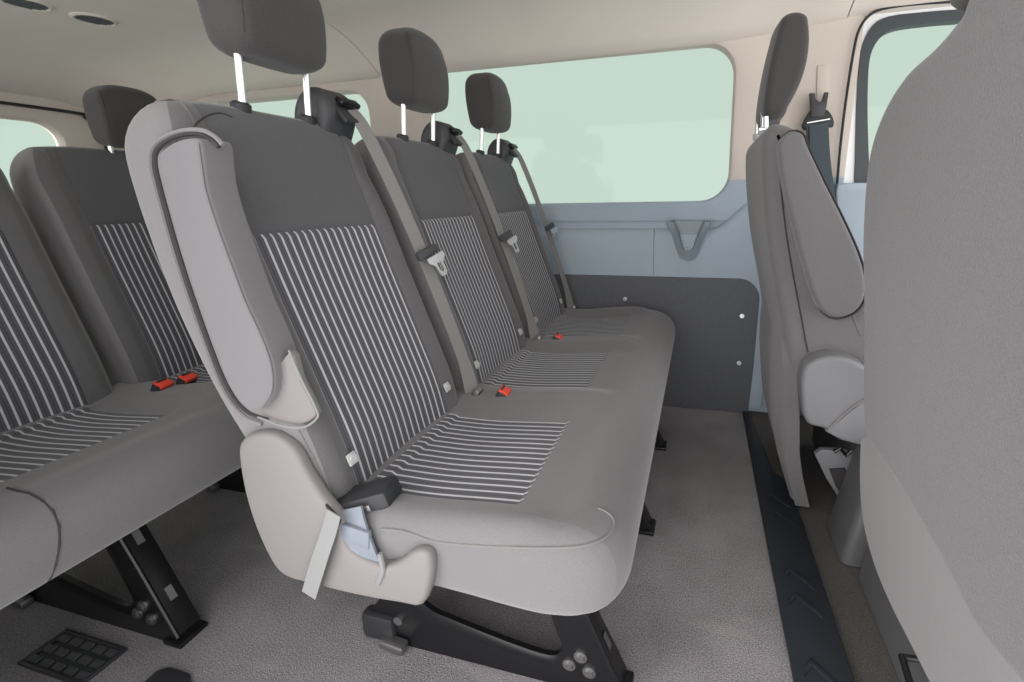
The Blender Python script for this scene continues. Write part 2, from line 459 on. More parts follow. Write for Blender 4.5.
HF = smooth_tab([(1.12, -.705), (1.16, -.690), (1.22, -.684), (1.28, -.690), (1.33, -.712)])
HR = smooth_tab([(1.12, -.762), (1.16, -.773), (1.22, -.781), (1.28, -.782), (1.33, -.776)])
def headrest(root, k, drop=0):
    yc = .711+.44*k
    o = rounded_block(HF, HR, 1.134, 1.320, yc, .088, .016, 'headrest', fabric_head, root,
                      taper=lambda z: .93+.07*math.sin(math.pi*min(max((z-1.134)/.186, 0), 1))**.3, lift=lambda u, z: .03*abs(u)**3*sstep(1.2, 1.32, z)-.012*abs(u)**3*sstep(1.18, 1.118, z))
    tp_ = lambda z: .93+.07*math.sin(math.pi*min(max((z-1.134)/.186, 0), 1))**.3
    pts = [(lerp(HF, z)-.0043, yc-(.088*tp_(z)-.0047), z) for z in [1.160+.0088*q for q in range(16)]]
    MB().tube(pts, .0013, 6).build('seam', seam_dark, o)
    for s in (-1, 1):
        y = yc+s*.068+.006
        MB().tube([(-.752, y, 1.00), (-.744, y, 1.06), (-.737, y, 1.14)], .0062, 12).build('post', chrome, o)
        MB().tube([(-.751, y, 1.045), (-.748, y, 1.062), (-.747, y, 1.066)], .015, 14, rs=[.015, .015, .010]).build('post_sleeve', plastic_dark, o)
    return o

def belt_guide(root, k):
    y = .842+.44*k
    poly = [(-.735, 0, 1.02), (-.716, 0, 1.065), (-.718, 0, 1.10), (-.742, 0, 1.122), (-.77, 0, 1.118), (-.795, 0, 1.09), (-.805, 0, 1.04), (-.80, 0, .99), (-.745, 0, .985)]
    P = spline([(a, y-.042, c) for a, b, c in poly], 4, True)
    o = MB().puff(P, (0, .092, 0), .016, 4).build('belt_guide', plastic_char, root)
    c = Vector((-.712, y+.014, 1.078))
    MB().box(c, (.058, .060, .012), Matrix.Rotation(R(52), 4, 'Y'), .004).build('guide_lip', plastic_dark, o)
    MB().box(c+Vector((.002, .002, .020)), (.020, .054, .012), Matrix.Rotation(R(40), 4, 'Y'), .004).build('guide_flap', black_metal, o)
    return o

def tongue(belt, p, d, w, s=1.0):
    # plastic bow over the webbing, chrome tongue below; d = down direction, w = width direction
    p = Vector(p); d = Vector(d).normalized(); w = Vector(w); w = (w-d*w.dot(d)).normalized(); n = d.cross(w)
    if n.x < 0: n = -n
    m = Matrix((d, w, n)).transposed()
    o = MB().box(p+n*.004, (.020*s, .062*s, .012), m.to_4x4(), .004).build('belt_tongue', plastic_char, belt)
    q = p+d*.034*s+w*.004+n*.017
    b = MB()
    out = [(-.022, -.026), (-.012, -.027), (.0, -.013), (.022, -.011), (.028, -.006), (.028, .006), (.022, .011), (.0, .013), (-.012, .027), (-.022, .026)]
    inn = [(-.004, -.005), (-.002, -.006), (.004, -.006), (.014, -.006), (.018, -.003), (.018, .003), (.014, .006), (.004, .006), (-.002, .006), (-.004, .005)]
    r1 = [q+d*a*s+w*c*s+n*.0015 for a, c in out]; r2 = [q+d*a*s+w*c*s+n*.0015 for a, c in inn]
    r3 = [v-n*.004 for v in r2]; r4 = [v-n*.004 for v in r1]
    b.loft([r1, r2, r3, r4, r1], caps=(False, False)); b.build('tongue_plate', chrome, o, smooth=30)
    return o

def seat_belt(root, k):
    dy = .44*k
    path = spline([(-.708, .862+dy, 1.085), (-.690, .866+dy, 1.058), (-.668, .875+dy, 1.0), (-.642, .888+dy, .92), (-.606, .904+dy, .80), (-.572, .916+dy, .68), (-.544, .924+dy, .58), (-.525, .930+dy, .50), (-.514, .932+dy, .428)], 5)
    wd = [Vector((.25, 1, .0)).lerp(Vector((.75, .7, 0)), sstep(.8, 1, i/(len(path)-1))) for i in range(len(path))]
    o = MB().strap(path, wd, .034).build('seat_belt', webbing, root)
    tongue(o, (-.594, .910+dy, .785), (.34, .22, -1), (.25, 1, .1))
    MB().box((-.500, .925+dy, .446), (.016, .026, .030), Matrix.Rotation(R(18), 4, 'Y'), .003).build('anchor_plate', steel, o)
    return o

def buckle(root, p, ang=0, tilt=28):
    rot = Matrix.Rotation(R(ang), 4, 'Z') @ Matrix.Rotation(R(tilt), 4, 'Y')
    p = Vector(p); q = rot.to_3x3()
    o = MB().box(p, (.026, .038, .050), rot, .005).build('belt_buckle', plastic_dark, root)
    MB().box(p+q @ Vector((.001, 0, .022)), (.026, .034, .012), rot, .003).build('release_button', red, o)
    MB().box(p+q @ Vector((-.006, 0, .0285)), (.005, .024, .003), rot).build('tongue_slot', plastic_dark, o, smooth=0)
    return o

def leg(root, k):
    y = .655+.44*k
    o_ = [(-.66, 0, .0), (-.66, 0, .03), (-.61, 0, .10), (-.58, 0, .25), (-.56, 0, .318), (-.240, 0, .325), (-.16, 0, .16), (-.105, 0, .03), (-.11, 0, .0), (-.30, 0, .0)]
    i_ = [(-.50, 0, .16), (-.515, 0, .125), (-.49, 0, .10), (-.44, 0, .088), (-.33, 0, .068), (-.25, 0, .060), (-.222, 0, .075), (-.225, 0, .11), (-.29, 0, .245), (-.47, 0, .26)]
    # plate with one opening: ring strips between outline and opening, both faces, pressed rim
    N = 60
    def resample(P):
        P = [Vector(p) for p in P]; L = [0]
        for a, b in zip(P, P[1:]+P[:1]): L.append(L[-1]+(b-a).length)
        out = []
        for q in range(N):
            s = L[-1]*q/N
            j = max(i for i in range(len(P)) if L[i] <= s+1e-9); a, b = P[j], P[(j+1) % len(P)]
            out.append(a.lerp(b, (s-L[j])/max(L[j+1]-L[j], 1e-6)))
        return out
    ctr = Vector((-.37, 0, .14))
    inn = spline(i_, 6, True)
    outp = []
    O = [Vector(p) for p in o_]
    for p in inn:
        d = (p-ctr).normalized(); best = None
        for a, b in zip(O, O[1:]+O[:1]):
            e = b-a; den = d.x*e.z-d.z*e.x
            if abs(den) < 1e-9: continue
            w = a-ctr; t = (w.x*e.z-w.z*e.x)/den; s = (w.x*d.z-w.z*d.x)/den
            if t > 0 and -1e-6 <= s <= 1+1e-6 and (best is None or t < best): best = t
        outp.append(ctr+d*best)
    sh = lambda P, yy, f=0: [Vector((p.x, yy, p.z)) for p in P]
    mid = [a.lerp(b, .16) for a, b in zip(inn, outp)]; mid2 = [a.lerp(b, .30) for a, b in zip(inn, outp)]
    bm_ = MB().loft([sh(inn, y+.014), sh(inn, y+.004), sh(mid, y-.002), sh(mid2, y), sh(outp, y), sh(outp, y+.005), sh(mid2, y+.005), sh(mid, y+.004), sh(inn, y+.014)], caps=(False, False))
    o = bm_.build('leg', black_metal, root, smooth=50)
    # sloping front channel
    a, b = Vector((-.240, 0, .325)), Vector((-.103, 0, .02)); d = (b-a).normalized(); nrm = Vector((-d.z, 0, d.x))
    if nrm.x < 0: nrm = -nrm
    ang = math.atan2(-(b-a).z, (b-a).x)
    c = (a+b)/2+Vector((0, y+.024, 0))
    rot = Matrix.Rotation(ang, 4, 'Y')
    MB().box(c-nrm*.004, ((b-a).length, .048, .006), rot, .002).build('front_channel', black_metal, o)
    MB().tube([a+Vector((0, y, 0))+nrm*.001, (a+b)/2+Vector((0, y, 0))+nrm*.003, b+Vector((0, y, 0))], .005, 8).build('channel_rim', steel if k == 9 else black_metal, o)
    for t in (.33, .74):
        p = a.lerp(b, t)+Vector((0, y+.026, 0))
        MB().box(p+nrm*.0005, (.030, .013, .002), rot, .0).build('slot', steel, o, smooth=0)
    for bx, bz in ((-.182, .082), (-.204, .058), (-.166, .052)):
        MB().tube([(bx, y+.004, bz), (bx, y-.004, bz)], .0125, 18).tube([(bx, y-.003, bz), (bx, y-.008, bz)], .0075, 6).build('bolt', steel, o, smooth=30)
    MB().box((-.615, y+.004, .036), (.075, .03, .06), None, .008).build('rear_foot', plastic_dark, o)
    MB().box((-.575, y-.014, .014), (.055, .024, .020), Matrix.Rotation(R(8), 4, 'Y'), .004).build('latch', steel, o)
    MB().tube([(-.565, y+.002, .065), (-.565, y-.007, .065)], .010, 16).build('bolt', steel, o, smooth=30)
    MB().box((-.115, y+.022, .006), (.05, .06, .012), None, .004).build('floor_shoe', black_metal, o)
    return o

def side_cover(root):
    px = [(237, 455), (240, 441), (252, 434), (272, 435), (292, 450), (306, 475), (322, 500), (340, 522), (343, 538), (350, 552), (366, 562), (385, 567), (398, 563), (412, 553), (425, 553), (431, 563), (430, 585), (421, 607), (400, 605), (360, 598), (315, 587), (285, 578), (270, 562), (254, 528), (243, 492)]
    P = spline([aty(u, v, .484) for u, v in px], 3, True)
    o = MB().puff(P, (0, .022, 0), .009, 5).build('side_cover', plastic, root)
    P = [aty(u, v, .4835) for u, v in [(325, 505), (332, 512), (340, 521), (339, 526), (330, 519)]]
    MB().puff(P, (0, .004, 0), .0005, 1).build('cover_slot', seam_dark, o)
    P = [aty(u, v, .480) for u, v in [(334, 513), (331, 530), (325, 552), (318, 574), (313, 591)]]
    P2 = [p+Vector((0, -.004*min(i, 2), 0)) for i, p in enumerate(P)]
    MB().strap(spline(P2, 4), (1, 0, .35), .026).build('pull_strap', web_pale, o)
    return o

def folded_armrest(root):
    px = [(159, 158), (164, 148), (178, 140), (193, 138), (200, 143), (203, 165), (207, 190), (218, 225), (233, 266), (247, 303), (264, 340), (273, 368), (273, 392), (263, 408), (248, 408), (232, 390), (214, 345), (200, 305), (187, 267), (174, 225), (165, 190)]
    P = spline([aty(u, v, .484) for u, v in px], 4, True)
    o = MB().puff(P, (0, .046, 0), .005, 4).build('armrest', arm_fabric, root)
    q = [aty(u, v, .4835) for u, v in px[4:14]]
    MB().tube(spline([p+Vector((-.003, -.0002, 0)) for p in q], 5), .0012, 5).build('seam', piping, o)
    q = [aty(u, v, .4985) for u, v in [(268, 420), (246, 411), (228, 388), (210, 345), (183, 267), (161, 190), (155, 160), (160, 146), (178, 136), (198, 134), (212, 140), (219, 147)]]
    MB().tube(spline(q, 6), .003, 6).build('recess_welt', seam_dark, o)
    q = [aty(u, v, .498) for u, v in [(262, 424), (242, 415), (223, 390), (205, 346), (178, 268), (156, 191), (150, 160), (156, 143), (177, 132), (200, 130), (214, 136), (223, 145)]]
    MB().tube(spline(q, 6), .003, 6).build('piping', fabric_side_lit, o)
    # plastic hinge plate below
    q = [aty(u, v, .497) for u, v in [(289, 352), (300, 380), (314, 408), (315, 417), (303, 424), (285, 423), (262, 414), (262, 395)]]
    h = MB().puff(spline(q, 3, True), (0, .012, 0), .003, 3).build('hinge_plate', plastic, o)
    q = [aty(u, v, .4915) for u, v in [(289, 350), (301, 378), (316, 408), (317, 418), (304, 427), (284, 426), (258, 417)]]
    MB().tube(spline(q, 6), .0016, 6).build('hinge_rim', web_pale, h)
    return o

def surface_line(allv, faces, px, r, name, m, parent, k=3):
    # a sewn line that follows the surface
    from mathutils.bvhtree import BVHTree
    tree = BVHTree.FromPolygons(allv, faces); pts = []
    for p in spline([(a, b_, 0) for a, b_ in px], k):
        d = ray(p.x, p.y).normalized(); h = tree.ray_cast(EYE, d)
        if h[0] is not None: pts.append(h[0]-d*r*.4)
    if len(pts) > 2: MB().tube(pts, r, 6).build(name, m, parent)

def make_bench():
    root = thing('bench_seat', 'grey three-seat bench with striped inserts, raised headrests and a folded-up armrest on its outer end', 'bench seat', (-.35, 1.16, 0), 'grey striped passenger benches')
    for k in range(3):
        bo, av, af = backrest(root, k)
        if k == 0:
            surface_line(av, af, [(191, 134), (196, 124), (207, 116), (220, 113), (232, 117)], .0013, 'seam', seam_dark, bo)
            surface_line(av, af, [(299, 431), (312, 455), (325, 480), (336, 503)], .0011, 'seam', piping, bo)
        headrest(root, k); belt_guide(root, k); seat_belt(root, k); leg(root, k)
    cushion(root)
    folded_armrest(root); side_cover(root)
    buckle(root, (-.445, .935, .436), 8); buckle(root, (-.450, 1.385, .434), 8)
    # near-end buckle, dark, on its stub of blue-grey webbing
    p = Vector((-.494, .534, .440)); rot = Matrix.Rotation(R(14), 4, 'Z') @ Matrix.Rotation(R(-16), 4, 'Y')
    bk = MB().box(p, (.095, .054, .036), rot, .008).build('belt_buckle', plastic_dark, root)
    MB().box(p+Vector((-.004, -.029, -.004)), (.062, .006, .012), rot, .002).build('buckle_bracket', steel, bk)
    ws = spline([(-.502, .499, .446), (-.494, .494, .424), (-.483, .490, .400), (-.476, .492, .372), (-.470, .498, .345)], 4)
    MB().strap(ws, (1, 0, .1), .058, .004).build('webbing', web_blue, bk)
    MB().box((-.488, .490, .412), (.062, .008, .030), Matrix.Rotation(R(8), 4, 'Y'), .002).build('webbing_keeper', web_blue, bk)
    MB().tube(spline([(-.440, .486, .392), (-.436, .484, .365), (-.448, .484, .340)], 4), .004, 8).build('keeper_wire', web_pale, bk)
    # child-seat anchor markers
    for k in range(3):
        for u in (-.146, .150):
            y = YC+.44*k+u; z = .492
            xx = lerp(XF, z)+.007
            MB().box((xx, y, z), (.004, .018, .020), Matrix.Rotation(R(-19), 4, 'Y'), .0015).tube([(xx, y, z), (xx+.005, y, z+.0015)], .0065, 14).build('anchor_marker', tag_white, root, smooth=30)
    return root

front_bench = make_bench()
rear_bench = copy_tree(front_bench)
hr_i = {}
rear_bench.location += Vector((-.872, -.155, 0))
rear_bench['label'] = 'grey striped bench behind the front one, headrest pushed down, two red buckles on its cushion'
for c in list(rear_bench.children):
    n = c.name.split('.')[0]
    if n in ('seat_belt', 'belt_guide', 'anchor_marker'):                      # this row has no shoulder belts in view
        for d in list(c.children):
            for e in list(d.children): bpy.data.objects.remove(e)
            bpy.data.objects.remove(d)
        bpy.data.objects.remove(c)
    elif n == 'headrest':                                      # smaller and pushed down
        for d in c.children:
            if 'sleeve' in d.name: d.location.z += .06
        f_ = .90
        c.scale = (f_, f_, f_)
        # keep the foot of the headrest over its own seat
        yl = (.711+.44*hr_i.setdefault(c.name, len(hr_i)))-1.16; zl = 1.134; xl = -.745+.35
        c.location = Vector((xl*(1-f_), yl*(1-f_)+.035, 1.062-zl*f_))
for c in [c for c in rear_bench.children if c.name.startswith('seat_cushion')]:
    for d in list(c.children): bpy.data.objects.remove(d)
    bpy.data.objects.remove(c)
_l = rear_bench.location.copy(); rear_bench['_o'] = front_bench['_o']
cushion(rear_bench, .37)
r0 = [c for c in rear_bench.children if c.name.startswith('belt_buckle')]
for c in list(rear_bench.children):
    if c.name.startswith('leg'): c.location.y += .04; c.location.x -= .045
for c in r0[:2]: c.location += Vector((.020, -.005, .008)); c.scale = (1, 1, 1)
bx = copy_tree(r0[0], rear_bench); bx.location += Vector((.015, .048, 0))

# ------------------------------------------------------------------ driver's seat (far) and passenger seat (near)
def seat_outline(pts, y): return [aty(u, v, y) for u, v in pts]
drv = thing('driver_seat', 'grey driver seat in side view with folded armrest, tall headrest and round recliner cover', 'seat', (.3, 1.5, 0))
Y = 1.25
px = [(763, 145), (767, 130), (775, 123), (790, 125), (803, 136), (812, 160), (830, 195), (858, 250), (875, 300), (880, 370), (860, 410), (812, 420), (790, 372), (780, 310), (769, 245), (764, 190)]
P = spline(seat_outline(px, Y), 4, True)
body = MB().puff(P, (0, .50, 0), .030, 6).build('backrest', fabric_front, drv)
q = [aty(u, v, Y-.001) for u, v in [(777, 150), (778, 175), (782, 215), (789, 262), (800, 320), (806, 352)]]
MB().tube(spline([p+Vector((.004, -.001, 0)) for p in q], 5), .0018, 6).build('seam', seam_dark, body)
px = [(779, 150), (782, 138), (792, 131), (803, 134), (809, 148), (825, 182), (845, 222), (862, 262), (866, 292), (858, 310), (842, 318), (828, 316), (817, 304), (806, 272), (794, 228), (784, 185)]
P = spline(seat_outline(px, 1.20), 4, True)
arm = MB().puff(P, (0, .06, 0), .012, 5).build('armrest', fabric_front, drv)
q = spline([p+Vector((0, -.0005, 0)) for p in seat_outline(px, 1.243)], 4, True)
MB().tube([p for p in q]+[q[0]], .0028, 6).build('armrest_gap', seam_dark, arm)
# recliner cover
px = [(802, 385), (806, 368), (820, 359), (838, 357), (856, 362), (872, 375), (876, 400), (872, 430), (864, 446), (848, 441), (826, 430), (808, 424), (803, 405)]
P = spline(seat_outline(px, 1.19), 4, True)
rc = MB().puff(P, (0, .07, 0), .012, 5).build('recliner_cover', plastic_mid, drv)
q = [aty(u, v, 1.188) for u, v in [(828, 430), (840, 418), (853, 407), (870, 396)]]
MB().tube(q, .003, 6).build('cover_rib', plastic, rc)
px = [(826, 432), (866, 399), (890, 420), (890, 450), (862, 446), (840, 440)]
MB().puff(seat_outline(px, 1.186), (0, .05, 0), .006, 3).build('lever', plastic_mid, rc)
# cushion, mostly hidden by the passenger seat
P = spline([(.30, 1.27, .40), (.34, 1.27, .50), (.48, 1.27, .52), (.70, 1.27, .53), (.80, 1.27, .49), (.80, 1.27, .42), (.60, 1.27, .37), (.40, 1.27, .36)], 4, True)
MB().puff(P, (0, .46, 0), .03, 5).build('seat_cushion', fabric_front, drv)
# fabric skirt hanging behind the seat
def skirt():
    rings = []
    tab = [(.66, .235, 1.30, 1.66), (.56, .232, 1.28, 1.68), (.48, .232, 1.262, 1.69), (.40, .236, 1.255, 1.69), (.30, .246, 1.252, 1.68), (.20, .256, 1.262, 1.66), (.12, .274, 1.27, 1.58), (.05, .296, 1.275, 1.45), (.025, .304, 1.278, 1.36)]
    for z, x, ya, yb in tab:
        n = 14; fr_ = []; bk_ = []
        for q in range(n+1):
            t = q/n; y = ya+(yb-ya)*t; w = .006*math.sin(t*9+z*6)
            fr_.append(Vector((x-.012+w, y, z))); bk_.append(Vector((x-.004+w, y, z)))
        bk_[0].x += .03; 
        rings.append(fr_+bk_[::-1])
    return MB().loft(rings).build('skirt', fabric_front, drv, smooth=60)
skirt()
HF2 = smooth_tab([(1.08, .180), (1.13, .212), (1.20, .240), (1.28, .247), (1.36, .232)])
HR2 = smooth_tab([(1.08, .158), (1.13, .153), (1.20, .158), (1.28, .170), (1.36, .188)])
hd = rounded_block(HF2, HR2, 1.092, 1.350, 1.49, .11, .016, 'headrest', fabric_head, drv)
for s in (-1, 1):
    y = 1.5+s*.07
    MB().tube([(.158, y, 1.03), (.155, y, 1.12)], .007, 12).build('post', chrome, hd)
    MB().tube([(.158, y, 1.06), (.158, y, 1.078)], .014, 12).build('post_sleeve', tag_white, hd)
px_ = aty(774, 118, 1.38)
MB().tube([(.160, 1.385, 1.03), (.157, 1.385, 1.10)], .007, 12).build('post', chrome, hd)
MB().box((.158, 1.385, 1.068), (.034, .02, .008), None, .002).build('post_catch', chrome, hd)
# metal seat frame under the recliner
px = [(815, 455), (821, 450), (842, 451), (880, 456), (880, 520), (862, 530), (838, 497), (826, 478)]
fr_ = MB().puff(seat_outline(px, 1.30), (0, .02, 0), .003, 2).build('seat_frame', plastic_mid, drv, smooth=30)
MB().tube([aty(u, v, 1.27) for u, v in [(834, 452), (840, 448), (846, 455), (852, 450)]], .006, 8).build('frame_spring', black_metal, fr_)
MB().puff(seat_outline([(829, 469), (845, 468), (850, 478), (842, 497), (835, 485)], 1.297), (0, .003, 0), .0005, 1).build('frame_hole', seam_dark, fr_)
# pedestal
MB().box((.60, 1.50, .19), (.36, .40, .37), None, .02).build('seat_base', plastic_char, drv)

pas = thing('passenger_seat', 'large grey front passenger seat seen from behind with a loose fabric skirt', 'seat', (.45, .62, 0))
def lean(u, v, off=0):
    # rear face of the backrest leans back a little: x = .285 + (.7-z)*.10
    d = ray(u, v); t = (.285+off+(.7-EYE.z)*.10-EYE.x)/(d.x+.10*d.z); return EYE+d*t
left = [(1010, 690), (985, 655), (940, 570), (895, 490), (864, 440), (860, 400), (860, 300), (859, 240), (862, 180), (868, 140), (880, 105), (899, 72), (925, 46), (945, 22), (960, -5)]
PL = [lean(*p) for p in left]
top = PL[-1]
right = []
yr, yl = .27, None
zt = PL[-1].z
more = [Vector((0, .66, 1.155)), Vector((0, .58, 1.165)), Vector((0, .46, 1.16)), Vector((0, .36, 1.12)), Vector((0, .30, 1.02)), Vector((0, .275, .88)), Vector((0, .285, .70)), Vector((0, .30, .55)), Vector((0, .33, .47))]
more = [Vector((.285+(.7-p.z)*.10, p.y, p.z)) for p in more if p.y < top.y-.02]
P = spline(PL[1:]+more, 4, True)
pb = MB().puff(P, (.15, 0, .015), .028, 6).build('backrest', fabric_front, pas)
HF3 = smooth_tab([(1.15, .345), (1.2, .365), (1.28, .37), (1.38, .35)])
HR3 = smooth_tab([(1.15, .262), (1.2, .252), (1.28, .25), (1.38, .27)])
tip = atx(945, 12, .262)
hp = rounded_block(HF3, HR3, tip.z-.010, tip.z+.24, tip.y-.128, .14, .02, 'headrest', fabric_head, pas)
for s in (-1, 1): MB().tube([(.31, tip.y-.128+s*.07, 1.10), (.305, tip.y-.128+s*.07, 1.22)], .007, 12).build('post', chrome, hp)
# skirt below: pale flap
o1 = [(864, 442), (863, 480), (866, 520), (876, 560), (892, 600), (915, 645), (938, 690)]
o2 = [(864, 436), (894, 486), (918, 530), (940, 566), (962, 600), (985, 645), (1012, 690)]
rings = []
n = 12
rowsA = spline([lean(u, v, .010)+Vector((.0, -.05, .05)) for u, v in o2], 4); rowsB = spline([lean(u, v, .024) for u, v in o1], 4)
for a, b_ in zip(rowsA, rowsB):
    fr1 = []; bk1 = []
    for q in range(n+1):
        t = q/n; p = a.lerp(b_, t)+Vector((.006*math.sin(t*5), 0, 0)); fr1.append(p); bk1.append(p+Vector((.006, 0, 0)))
    rings.append(fr1+bk1[::-1])
MB().loft(rings).build('skirt', fabric_skirt, pas, smooth=60)
P = spline([(.42, .32, .40), (.46, .32, .50), (.60, .32, .53), (.85, .32, .54), (.92, .32, .48), (.90, .32, .40), (.60, .32, .38)], 4, True)
MB().puff(P, (0, .60, 0), .03, 5).build('seat_cushion', fabric_front, pas)
# floor pedestals: tall block by the aisle, low box below the passenger seat
def pedestal(basepts, toppts, z1, name, par):
    a = [atz(u, v, .001) for u, v in basepts]; t = [Vector((x, y, z1)) for x, y in toppts]
    m = MB(); n_ = len(a)
    return a, t
ped = MB()
def cone_box(m, x0, x1, y0, y1, z1, tx, ty, r=.02):
    rings = []
    for t, z in ((0, .001), (.92, z1-.012), (.98, z1-.003), (1, z1)):
        ins = .012*(0 if t < .95 else (.4 if t < .99 else 1)); xa, xb, ya, yb = x0+tx*t+ins, x1-ins, y0+ty*t+ins, y1-ty*t-ins
        rg = []
        for cx, cy, a0 in ((xb-r, yb-r, 0), (xa+r, yb-r, 90), (xa+r, ya+r, 180), (xb-r, ya+r, 270)):
            for q in range(6): a = R(a0+90*q/5); rg.append(Vector((cx+r*math.cos(a), cy+r*math.sin(a), z)))
        rings.append(rg)
    m.loft(rings)
cone_box(ped, .368, .62, 1.10, 1.26, .30, .055, .015)
ped.build('seat_base', plastic_mid2, drv)
ped = MB(); cone_box(ped, .395, .85, .32, 1.08, .17, .02, .0)
lb = ped.build('seat_base', plastic_mid2, pas)
hd_ = MB().tube([atz(902, 656, .12), atz(912, 690, .12)], .006, 8).tube([atz(903, 657, .12), atz(925, 660, .13)], .005, 8).build('release_handle', black_metal, lb)

# ------------------------------------------------------------------ driver's belt on the pillar
bl = thing('seat_belt', 'slate blue shoulder belt hanging from a black ring on the beige pillar', 'seat belt', (.37, 1.9, 1.15))
WY = 1.885
P = [aty(u, v, 1.875) for u, v in [(802, 126), (806, 117), (813, 108), (822, 107), (830, 112), (834, 120), (833, 127), (824, 126), (812, 127), (806, 130)]]
rg = MB().puff(spline(P, 3, True), (0, .016, 0), .005, 3).build('guide_ring', plastic_dark, bl)
P = [aty(u, v, 1.87) for u, v in [(811, 117), (811, 105), (810, 93), (815, 93), (816, 99), (820, 102), (823, 99), (825, 92), (829, 92), (827, 105), (824, 117)]]
MB().puff(P, (0, .022, 0), .003, 2).build('guide_hook', plastic_char, bl)
MB().tube([aty(807, 123, 1.872), aty(830, 119, 1.872)], .0025, 6).build('ring_bar', chrome, rg)
P = spline([aty(819, 124, 1.868), aty(820, 150, 1.86), aty(824, 185, 1.85), aty(832, 225, 1.83), aty(850, 270, 1.80), aty(870, 330, 1.74)], 4)
MB().strap(P, (1, -.1, 0), .060, .002).build('webbing', web_teal, bl)
P = spline([aty(810, 126, 1.878), aty(810, 150, 1.876), aty(812, 175, 1.872), aty(822, 200, 1.87)], 4)
MB().strap(P, (1, .6, 0), .03, .002).build('webbing_return', plastic_dark, bl)
hs = structure(MB().box(aty(823, 85, 1.9105), (.040, .003, .13), Matrix.Rotation(R(-3), 4, 'Y'), .002).build('trim_9', beige))

# ------------------------------------------------------------------ shell
WYI = 1.93
def frame(m, x0, x1, z0, z1, wx0, wx1, wz0, wz1, r, y, depth, ax='y', reveal=.03, flare=.018):
    # panel with a rounded opening; reveal goes outwards (+depth)
    cx, cz = (wx0+wx1)/2, (wz0+wz1)/2
    inn = []
    for qx, qz, a0 in ((wx1-r, wz1-r, 0), (wx0+r, wz1-r, 90), (wx0+r, wz0+r, 180), (wx1-r, wz0+r, 270)):
        for q in range(10): a = R(a0+90*q/9); inn.append((qx+r*math.cos(a), qz+r*math.sin(a)))
    # outward rays from the centre; insert exact corners
    res = []
    for i, (x, z) in enumerate(inn): res.append((x, z))
    out = []
    for x, z in res:
        dx, dz = x-cx, z-cz; t = 1e9
        if dx > 1e-9: t = min(t, (x1-cx)/dx)
        if dx < -1e-9: t = min(t, (x0-cx)/dx)
        if dz > 1e-9: t = min(t, (z1-cz)/dz)
        if dz < -1e-9: t = min(t, (z0-cz)/dz)
        out.append((cx+dx*t, cz+dz*t))
    corners = [(x1, z1), (x0, z1), (x0, z0), (x1, z0)]
    for c in corners:
        j = min(range(len(out)), key=lambda i: (out[i][0]-c[0])**2+(out[i][1]-c[1])**2); out[j] = c
    def V(a, d): return Vector((a[0], y+d, a[1])) if ax == 'y' else Vector((y-d, a[0], a[1]))
    def infl(a, f):
        dx, dz = a[0]-cx, a[1]-cz; L = math.hypot(dx, dz); return (a[0]+dx/L*f, a[1]+dz/L*f)
    R1 = [V(a, 0) for a in out]; R2 = [V(infl(a, flare), 0) for a in inn]; R3 = [V(infl(a, flare*.35), .006) for a in inn]; R4 = [V(a, reveal) for a in inn]; R5 = [V(a, reveal+depth) for a in inn]; R6 = [V(a, reveal+depth) for a in out]
    m.loft([R1, R2, R3, R4, R5, R6], caps=(False, False))
    return [(a[0], a[1]) for a in inn]
def pane(inn, y, name, ax='y'):
    V = lambda a, d: Vector((a[0], y+d, a[1])) if ax == 'y' else Vector((y-d, a[0], a[1]))
    return structure(MB().add([V(a, 0) for a in inn]+[V(a, .004) for a in inn], [tuple(range(len(inn))), tuple(range(2*len(inn)-1, len(inn)-1, -1))]).build(name, glass, smooth=0))

m = MB()
i1 = frame(m, -1.42, .20, .80, 1.50, -1.205, .100, .876, 1.448, .11, WYI, .03)
i2 = frame(m, -3.02, -1.42, .80, 1.50, -2.45, -1.50, .876, 1.395, .10, WYI, .03)
# pillar behind the driver's seat, up to the door opening
m.loft([[Vector((.20, WYI, .80)), Vector((.30, WYI-.006, .80)), Vector((.42, WYI-.02, .80)), Vector((.492, WYI-.02, .80)), Vector((.492, WYI+.06, .80)), Vector((.20, WYI+.06, .80))],
        [Vector((.20, WYI, 1.50)), Vector((.30, WYI-.006, 1.50)), Vector((.40, WYI-.02, 1.50)), Vector((.508, WYI-.02, 1.50)), Vector((.508, WYI+.06, 1.50)), Vector((.20, WYI+.06, 1.50))]])
structure(m.build('wall_left', wall_mat, smooth=35))
pane(i1, WYI+.045, 'window_1'); pane(i2, WYI+.045, 'window_2')
# lower wall
structure(MB().box((-1.26, WYI+.035, .40), (3.50, .05, .81)).build('wall_left', blue_trim, smooth=0))
# moulded lower ledge in two pieces, split by a joint
def ledge(x0, x1, name, bulge_end=False):
    rings = []
    n = 24
    for i in range(n+1):
        x = x0+(x1-x0)*i/n
        lift = .0
        if bulge_end: lift = .11*sstep(.04, .20, x)
        rings.append([Vector((x, WYI+.012, .56)), Vector((x, WYI-.020, .56)), Vector((x, WYI-.022, .60)), Vector((x, WYI-.024, .735+lift)), Vector((x, WYI-.019, .754+lift)), Vector((x, WYI-.004, .765+lift)), Vector((x, WYI+.012, .770+lift))])
    return structure(MB().loft(rings).build(name, blue_trim, smooth=50))
ledge(-3.0, -.1835, 'trim_1'); ledge(-.1815, .30, 'trim_2', True)
# narrow blue riser behind the driver's seat
structure(MB().loft([[Vector((.20, WYI-.022, z)), Vector((.300-.03*sstep(.5, .1, z), WYI-.030, z)), Vector((.315-.03*sstep(.5, .1, z), WYI+.01, z)), Vector((.20, WYI+.01, z))] for z in (.03, .12, .25, .40, .5, .62, .78)]).build('trim_3', blue_trim, smooth=50))
